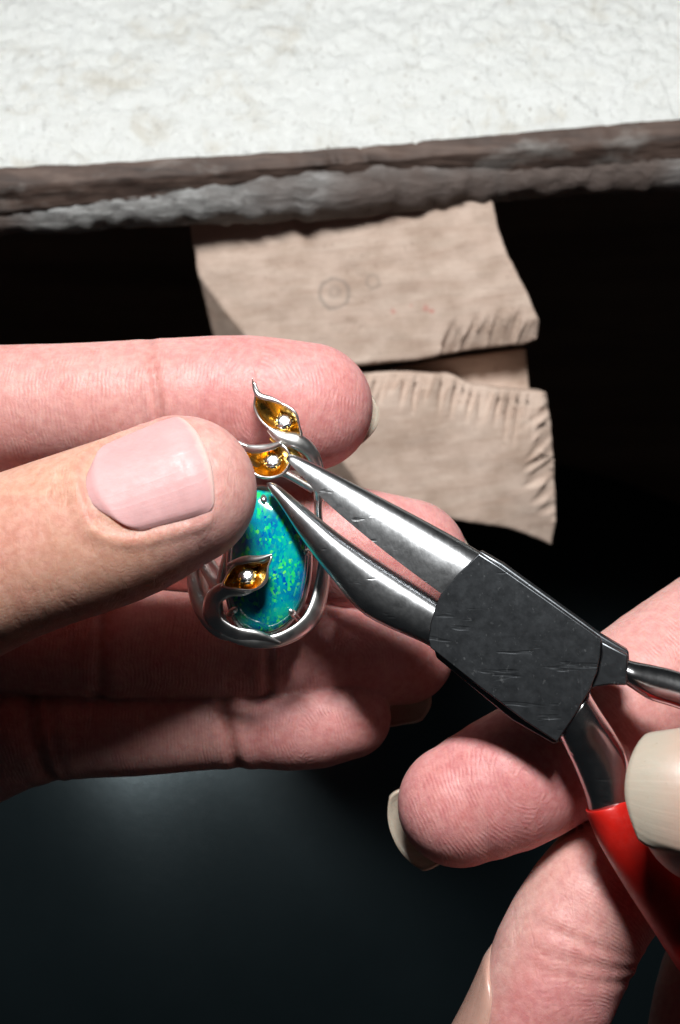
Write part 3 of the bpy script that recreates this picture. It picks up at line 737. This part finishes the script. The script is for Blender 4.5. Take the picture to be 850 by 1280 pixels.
lw = [((339, 603), (333.5, 603.5), 0.55, 0), ((347, 606), (336, 611), 0.95, 0), ((364, 620), (352, 634), 1.4, 0), ((394, 644), (381, 678), 2.0, 0), ((432, 673), (415, 722), 2.7, 0), ((482, 706), (458, 769), 3.25, 0), ((548, 748), (536, 806), 3.55, -0.1), ((585, 772), (572, 832), 3.4, -0.2)]
v, f = loft(resample(lw, 40), 56, (0.88, 0.62))
auto_smooth(mesh_obj("jaw", v, f, STEEL, pl), 50)
arc = lambda cx, cy, r, a0, a1, n: [(cx + r * math.cos(math.radians(a)), cy + r * math.sin(math.radians(a))) for a in np.linspace(a0, a1, n)]
plate("joint_plate", [(554, 741), (575, 716), (601, 691), (626, 707), (690, 752), (751, 796), (750, 815), (746, 836), (737, 858), (718, 890), (697, 922), (660, 898), (600, 853), (541, 806), (539, 795), (542, 775), (548, 755)], 0.15, 3.82, DARKSTEEL, pl, 0.14)
plate("joint_plate", [(540, 800), (556, 738), (600, 688), (628, 704), (752, 794), (786, 814), (788, 850), (744, 854), (704, 926), (692, 930), (640, 900), (545, 822)], -3.9, 0.1, DARKSTEEL, pl, 0.28)
plate("handle_root", [(751, 799), (784, 816), (783, 853), (760, 853), (739, 856), (747, 838), (751, 815)], 0.2, 3.3, DARKSTEEL, pl, 0.25)
v, f = loft(resample([((778, 852), (780, 822), 2.2, 1.0), ((790, 860), (794, 826), 2.3, 1.0), ((812, 874), (818, 831), 2.3, 0.6), ((846, 885), (852, 840), 2.2, 0.2), ((905, 908), (908, 862), 2.2, 0)], 20), 28)
mesh_obj("handle_shank", v, f, CHROME, pl)
v, f = loft(resample([((697, 918), (736, 864), 3.2, 0.2), ((706, 936), (752, 890), 3.0, 0.2), ((718, 960), (770, 918), 2.6, 0.1), ((731, 992), (785, 950), 2.5, 0), ((742, 1030), (786, 1005), 2.5, 0), ((770, 1070), (810, 1040), 2.4, 0)], 26), 28, 0.8)
mesh_obj("handle_shank", v, f, CHROME, pl)
grip = [((737, 1014), (779, 1000), 2.9, 0), ((732, 1013), (784, 998), 3.4, 0), ((738, 1030), (794, 1008), 3.6, 0), ((753, 1062), (818, 1034), 3.8, 0), ((785, 1115), (860, 1078), 4.0, 0), ((816, 1163), (898, 1118), 4.2, 0), ((854, 1221), (940, 1176), 4.4, 0), ((930, 1330), (1020, 1290), 4.6, 0), ((1100, 1560), (1180, 1500), 4.4, 0), ((1118, 1582), (1188, 1530), 3.0, 0)]
v, f = loft(resample(grip, 60), 32)
mesh_obj("handle_grip", v, f, RED, pl)
g2 = [((857, 889), (860, 842), 2.7, 0), ((855, 896), (858, 838), 3.3, 0), ((880, 910), (886, 846), 3.6, 0), ((960, 955), (975, 880), 4.0, 0), ((1120, 1070), (1150, 985), 4.4, 0), ((1330, 1260), (1370, 1190), 4.2, 0), ((1345, 1280), (1380, 1215), 3.0, 0)]
v, f = loft(resample(g2, 40), 32)
mesh_obj("handle_grip", v, f, RED, pl)

# ------------------------------------------------------------------ ring
def simple_metal(name, base, rough, bumpd=0.00003):
    m, nt, b = mat(name); co = objco(nt); setin(b, Metallic=1.0, Roughness=rough)
    nt.links.new(ramp(nt, noise(nt, co, 500, 4), [(0.3, tuple(x * 0.94 for x in base)), (0.7, base)]), b.inputs['Base Color'])
    nt.links.new(ramp(nt, noise(nt, co, 900, 2), [(0.3, (rough * 0.9,) * 3), (0.7, (rough * 1.15,) * 3)]), b.inputs['Roughness'])
    bump(nt, b, noise(nt, co, 120, 2), bumpd, 0.4); return m
SILVER = simple_metal("satin_silver", (0.90, 0.89, 0.87), 0.32)
GOLD = simple_metal("gold", (1.0, 0.66, 0.17), 0.27, 0.00008)
DIAMOND, nt, b = mat("diamond"); setin(b, Roughness=0.24, Metallic=1.0); b.inputs['Base Color'].default_value = (0.92, 0.94, 0.97, 1)
OPAL, nt, b = mat("opal"); co = objco(nt)
wv = nd(nt, 'ShaderNodeTexNoise'); setin(wv, Scale=420.0, Detail=3); nt.links.new(co, wv.inputs['Vector'])
wco = nd(nt, 'ShaderNodeVectorMath', operation='MULTIPLY_ADD'); nt.links.new(wv.outputs['Color'], wco.inputs[0]); wco.inputs[1].default_value = (0.0015,) * 3; nt.links.new(co, wco.inputs[2])
vo = nd(nt, 'ShaderNodeTexVoronoi'); setin(vo, Scale=2300.0); nt.links.new(mapping(nt, wco.outputs[0], (1.5, 0.8, 1), (0, 0, 0.5)), vo.inputs['Vector'])
sepc = nd(nt, 'ShaderNodeSeparateColor'); nt.links.new(vo.outputs['Color'], sepc.inputs[0])
big = noise(nt, co, 230, 4, 0.6)
basec = ramp(nt, big, [(0.30, (0.005, 0.05, 0.33)), (0.42, (0.0, 0.18, 0.36)), (0.54, (0.0, 0.32, 0.38)), (0.68, (0.01, 0.44, 0.30))])
flash = ramp(nt, sepc.outputs[0], [(0.0, (0.0, 0.07, 0.42)), (0.35, (0.0, 0.28, 0.36)), (0.6, (0.0, 0.48, 0.26)), (0.85, (0.03, 0.70, 0.13)), (1.0, (0.16, 0.80, 0.12))])
band = ramp(nt, noise(nt, mapping(nt, co, (1, 0.6, 1), (0, 0, 0.3)), 300, 4, 0.7), [(0.41, (0,) * 3), (0.57, (1,) * 3)])
fm = math_(nt, 'MULTIPLY', band, ramp(nt, sepc.outputs[1], [(0.25, (0.1,) * 3), (0.6, (1,) * 3)]))
nt.links.new(mixc(nt, fm, basec, flash), b.inputs['Base Color'])
setin(b, Roughness=0.12, IOR=1.45); b.inputs['Coat Weight'].default_value = 1.0; b.inputs['Coat Roughness'].default_value = 0.04

rg = empty("ring", tuple(to_world(P(335, 720, 206))))
tag(rg, "silver ring with blue-green opal and three gold-lined lily blossoms", "ring")
def spline(pts, n, closed=False):
    p = np.array(pts, float)
    m = len(p)
    if closed: g = lambda j: p[j % m]; x = np.linspace(0, m, n, endpoint=False)
    else: g = lambda j: p[np.clip(j, 0, m - 1)]; x = np.linspace(0, m - 1, n)
    i = np.floor(x).astype(int)
    if not closed: i = np.clip(i, 0, m - 2)
    t = (x - i)[:, None]
    p0, p1, p2, p3 = g(i - 1), g(i), g(i + 1), g(i + 2)
    return 0.5 * (2 * p1 + (p2 - p0) * t + (2 * p0 - 5 * p1 + 4 * p2 - p3) * t ** 2 + (3 * p1 - p0 - 3 * p2 + p3) * t ** 3)
def ribbon(name, pts, parent, material, n=60, closed=False, nseg=14):
    """pts: (px, py, depth, half width mm, half thickness mm, roll degrees): a flat-oval wire through these points."""
    q = spline(pts, n, closed)
    C = np.array([P(a, b_, d) for a, b_, d in q[:, :3]])
    T = nrm(np.gradient(C, axis=0) if not closed else np.roll(C, -1, 0) - np.roll(C, 1, 0))
    V = []
    for i in range(n):
        s = nrm(np.cross(T[i], [0, 0, 1.0])); k = np.cross(s, T[i]); a = math.radians(q[i, 5])
        s2 = s * math.cos(a) + k * math.sin(a); k2 = -s * math.sin(a) + k * math.cos(a)
        for j in range(nseg):
            t = 2 * math.pi * j / nseg
            V.append(C[i] + s2 * q[i, 3] * math.cos(t) + k2 * q[i, 4] * math.sin(t))
    F = []
    for i in range(n if closed else n - 1):
        for j in range(nseg):
            F.append((i * nseg + j, i * nseg + (j + 1) % nseg, ((i + 1) % n) * nseg + (j + 1) % nseg, ((i + 1) % n) * nseg + j))
    if not closed: F += [tuple(range(nseg)), tuple((n - 1) * nseg + j for j in range(nseg))]
    return mesh_obj(name, V, F, material, parent)
# opal: domed cabochon on a pear-shaped outline
ol = spline([(330, 612), (357, 621), (375, 645), (385, 685), (383, 725), (372, 762), (350, 785), (325, 791), (300, 780), (288, 752), (286, 715), (290, 675), (299, 637), (312, 616)], 72, True)
cen = np.array([335, 705.0]); V = []; F = []
NR = 14
for k in range(NR + 1):
    t = k / NR * math.pi / 2; sr = math.sin(t); hz_ = math.cos(t)
    for x, y in ol: V.append(P(cen[0] + (x - cen[0]) * sr, cen[1] + (y - cen[1]) * sr, 201.2 - 2.6 * hz_))
for x, y in ol: V.append(P(cen[0] + (x - cen[0]) * 0.96, cen[1] + (y - cen[1]) * 0.96, 203.2))
n_ = len(ol)
for k in range(NR + 1):
    for j in range(n_): F.append((k * n_ + j, k * n_ + (j + 1) % n_, (k + 1) * n_ + (j + 1) % n_, (k + 1) * n_ + j))
F.append(tuple((NR + 1) * n_ + j for j in range(n_)))
mesh_obj("opal", V, F, OPAL, rg)
# setting: inner seat wire, outer sweeping frame, prongs
ribbon("stone_seat", [(x, y, 203.0, 0.45, 0.7, 0) for x, y in cen + (ol[::6] - cen) * 1.02], rg, SILVER, 72, True)
ribbon("frame_band", [(388, 560, 203.5, 0.5, 0.8, 20), (399, 600, 203.5, 0.75, 1.0, 15), (398, 640, 203, 0.55, 1.1, 5), (403, 690, 202.5, 0.65, 0.9, 10), (402, 735, 202, 1.1, 0.5, 25), (387, 776, 201, 1.25, 0.45, 30), (352, 799, 200.2, 1.05, 0.42, 25), (312, 802, 199.6, 0.8, 0.4, 10), (276, 792, 199.6, 0.5, 0.4, 0)], rg, SILVER, 80)
ribbon("frame_band", [(350, 803, 200.0, 0.2, 0.3, 0), (322, 793, 199.2, 0.6, 0.5, 10), (292, 790, 199.0, 0.95, 0.42, 25), (267, 774, 199.2, 1.2, 0.42, 25), (266, 750, 199.4, 1.15, 0.42, 10), (284, 737, 199.2, 1.1, 0.5, -10), (306, 737, 198.6, 0.8, 0.4, -20), (326, 729, 198, 0.35, 0.4, -10)], rg, SILVER, 70)
ribbon("frame_band", [(300, 640, 204, 0.5, 0.8, 0), (284, 690, 203.5, 0.5, 0.8, 0), (274, 735, 203, 0.55, 0.9, 0), (277, 772, 202.5, 0.6, 0.9, 0), (300, 795, 202.2, 0.5, 0.8, 0)], rg, SILVER, 40)
ribbon("shank_band", [(256, 690, 208, 1.6, 0.5, 50), (247, 722, 204.5, 1.7, 0.5, 42), (255, 760, 202, 1.5, 0.5, 30), (276, 790, 200.6, 0.9, 0.5, 15), (312, 800, 200.6, 0.5, 0.4, 0)], rg, SILVER, 50)
ribbon("shank_band", [(240, 640, 209, 1.0, 0.5, 60), (252, 690, 206.5, 1.4, 0.5, 50), (270, 725, 203.5, 1.4, 0.5, 35), (276, 745, 202, 0.8, 0.5, 20)], rg, SILVER, 40)
ribbon("shank_band", [(262, 700, 210, 0.9, 0.8, 70), (230, 640, 212, 0.9, 0.7, 70), (240, 585, 206, 0.9, 0.6, 60), (290, 560, 203, 0.9, 0.6, 40), (330, 592, 202.5, 0.8, 0.6, 20), (352, 590, 202.5, 0.6, 0.6, 10), (392, 612, 203, 0.6, 0.7, 10)], rg, SILVER, 60)
for x, y, dx, dy in ((367, 768, -5, -6), (329, 621, 1, 7), (291, 764, 5, -4), (385, 690, -5, 0)):
    ribbon("prong", [(x - dx * 1.0, y - dy * 1.0, 203, 0.4, 0.4, 0), (x, y, 200.6, 0.42, 0.42, 0), (x + dx * 0.5, y + dy * 0.5, 199.7, 0.45, 0.4, 0), (x + dx * 1.1, y + dy * 1.1, 199.5, 0.16, 0.16, 0)], rg, SILVER, 20)
def brilliant(name, px, py, d, r_mm, parent, tilt):
    C = P(px, py, d); ax = nrm(tilt); s = nrm(np.cross(ax, [0.3, 1, 0.1])); k = np.cross(ax, s)
    prof = [(0.38, 0.40, 0), (0.66, 0.34, 0.5), (0.86, 0.17, 0), (1.0, 0.03, 0.5), (1.0, -0.03, 0.5), (0.55, -0.42, 0), (0.0, -0.85, 0)]
    V = []; rings = []
    for rr, hh, sh in prof[:-1]:
        rings.append(len(V))
        for j in range(8 if sh == 0 or True else 8):
            t = 2 * math.pi * (j + sh) / 8; V.append(C + (s * math.cos(t) + k * math.sin(t)) * rr * r_mm + ax * hh * r_mm)
    V.append(C + ax * prof[-1][1] * r_mm); F = [tuple(range(8))]
    for a in range(len(rings) - 1):
        sh = prof[a + 1][2] - prof[a][2]
        for j in range(8):
            p, q = rings[a], rings[a + 1]; j2 = (j + 1) % 8
            if sh > 0: F += [(p + j, p + j2, q + j), (p + j2, q + j2, q + j)]
            elif sh < 0: F += [(p + j, q + j2, q + j), (p + j, p + j2, q + j2)]
            else: F.append((p + j, p + j2, q + j2, q + j))
    for j in range(8): F.append((rings[-1] + j, rings[-1] + (j + 1) % 8, len(V) - 1))
    return mesh_obj(name, V, F, DIAMOND, parent, smooth=False)
def lily(rim, base, stone, r_st, tilt, lip=0.14, belly=0.55):
    """rim: closed loop (px,py,depth) of the blossom's lip; base: (px,py,depth) of its throat."""
    n = 64; rp = spline(rim, n, True); R = np.array([P(*q) for q in rp]); B = P(*base); m = 12
    cen_ = R.mean(0)
    def shell(off, shrink):
        V = []
        for k in range(m + 1):
            t = k / m
            f = (1 - t ** (1 / belly)) if t < 1 else 0.0
            for q in R:
                flat = B + (q - B) * max(f, 0.02)
                dep = (B - cen_) * (t - (1 - f))
                p = flat + dep * 0.9
                rad = nrm(q - cen_)
                V.append(p - rad * off * (1 - 0.5 * t) + nrm(B - cen_) * shrink * min(1.0, t * 6))
        F = []
        for k in range(m):
            for j in range(n): F.append((k * n + j, k * n + (j + 1) % n, (k + 1) * n + (j + 1) % n, (k + 1) * n + j))
        F.append(tuple(m * n + j for j in range(n)))
        return V, F
    V, F = shell(-0.14, 0.35)
    o = mesh_obj("lily_blossom", V, F, SILVER, rg)
    V, F = shell(0.10, 0)
    mesh_obj("gold_lining", V, F, GOLD, o)
    # rounded silver lip
    T = nrm(np.roll(R, -1, 0) - np.roll(R, 1, 0)); ax = nrm(np.asarray(tilt, float)); V = []; F = []; ns = 10
    for i in range(n):
        s = nrm(np.cross(T[i], ax)); k = np.cross(s, T[i])
        w = lip * (1.0 + 0.6 * math.sin(i / n * 2 * math.pi * 2 + 1) ** 2)
        for j in range(ns):
            a = 2 * math.pi * j / ns; V.append(R[i] + s * w * math.cos(a) + k * lip * 1.6 * math.sin(a))
    for i in range(n):
        for j in range(ns): F.append((i * ns + j, i * ns + (j + 1) % ns, ((i + 1) % n) * ns + (j + 1) % ns, ((i + 1) % n) * ns + j))
    mesh_obj("lip", V, F, SILVER, o)
    brilliant("diamond", *stone, r_st, o, tilt)
    C = P(*stone); s = nrm(np.cross(ax, [0.3, 1, 0.1])); k = np.cross(ax, s)
    for j in range(4):                                        # claw beads round the stone
        a = math.pi / 4 + j * math.pi / 2; c = C + (s * math.cos(a) + k * math.sin(a)) * r_st * 0.98 + ax * 0.12
        bm = bmesh.new(); bmesh.ops.create_icosphere(bm, subdivisions=2, radius=0.24)
        vv = np.array([v.co[:] for v in bm.verts]) * [1, 1, 1.5] + c; ff = [[v.index for v in f_.verts] for f_ in bm.faces]; bm.free()
        mesh_obj("claw", vv, ff, GOLD, o)
    # gold collet under the stone
    V = []; F = []
    for kz, rr in ((0.1, 0.99), (-0.3, 1.12), (-1.6, 0.75)):
        for j in range(20):
            a = 2 * math.pi * j / 20; V.append(C + (s * math.cos(a) + k * math.sin(a)) * r_st * rr + ax * kz)
    for i in range(2):
        for j in range(20): F.append((i * 20 + j, i * 20 + (j + 1) % 20, (i + 1) * 20 + (j + 1) % 20, (i + 1) * 20 + j))
    mesh_obj("collet", V, F, GOLD, o)
    return o
l1 = lily([(339, 696, 195.2), (329, 703, 195.6), (312, 702, 196.0), (294, 706, 196.4), (284, 720, 196.6), (280, 733, 196.6), (298, 737, 195.8), (318, 737, 195.3), (332, 726, 195.0), (335, 709, 195.0)], (300, 724, 199.2), (309, 720, 196.6), 1.2, (0.08, 0.42, 1))
tag(l1, "lily blossom lying over the lower left of the opal")
ribbon("petal_tip", [(286, 706, 197.0, 0.3, 0.3, 0), (305, 700, 195.8, 0.55, 0.3, 20), (325, 698, 195.2, 0.4, 0.25, 20), (340, 693, 194.9, 0.08, 0.08, 0)], l1, SILVER, 24)
l2 = lily([(300, 556, 199.5), (318, 561, 199.3), (336, 559, 198.8), (352, 557, 198.4), (361, 567, 198.2), (362, 581, 198.4), (352, 593, 198.6), (334, 597, 198.8), (318, 592, 199.2), (306, 575, 199.6)], (322, 578, 202.8), (341, 576, 199.6), 1.2, (0.02, 0.42, 1))
tag(l2, "middle lily blossom, half under the thumb tip")
ribbon("petal_tip", [(296, 552, 200.0, 0.25, 0.25, 0), (312, 561, 199.4, 0.6, 0.35, -10), (332, 560, 198.8, 0.55, 0.3, 10), (352, 554, 198.2, 0.3, 0.2, 0)], l2, SILVER, 24)
l3 = lily([(317, 478, 199.6), (323, 490, 199.4), (336, 500, 199.2), (355, 506, 199.0), (369, 516, 198.8), (374, 532, 199.0), (376, 546, 199.4), (358, 544, 199.8), (340, 537, 200.0), (325, 524, 200.2), (318, 508, 200.2), (319, 495, 200.0)], (350, 528, 201.8), (355, 527, 200.0), 1.2, (-0.05, 0.42, 1))
tag(l3, "top lily blossom with a long curled tip, against the index finger")
ribbon("petal_tip", [(315.5, 473, 198.8, 0.06, 0.06, 0), (317, 483, 199.2, 0.2, 0.16, 0), (324, 494, 199.2, 0.4, 0.25, 15), (340, 499, 199.0, 0.35, 0.25, 20), (352, 504, 198.9, 0.12, 0.12, 0)], l3, SILVER, 30)
ribbon("stem", [(336, 536, 199.8, 0.4, 0.4, 0), (352, 547, 199.6, 0.9, 0.6, 10), (372, 552, 199.8, 1.2, 0.7, 20), (389, 566, 200.6, 1.0, 0.8, 30), (397, 592, 202, 0.9, 0.9, 20), (399, 625, 203, 0.7, 0.9, 10)], l3, SILVER, 50)
ribbon("gold_stem", [(340, 545, 201.0, 0.6, 0.5, 0), (360, 560, 200.4, 0.8, 0.5, 10), (376, 578, 200.8, 0.6, 0.5, 20), (388, 600, 202.5, 0.4, 0.4, 20)], l3, GOLD, 40)
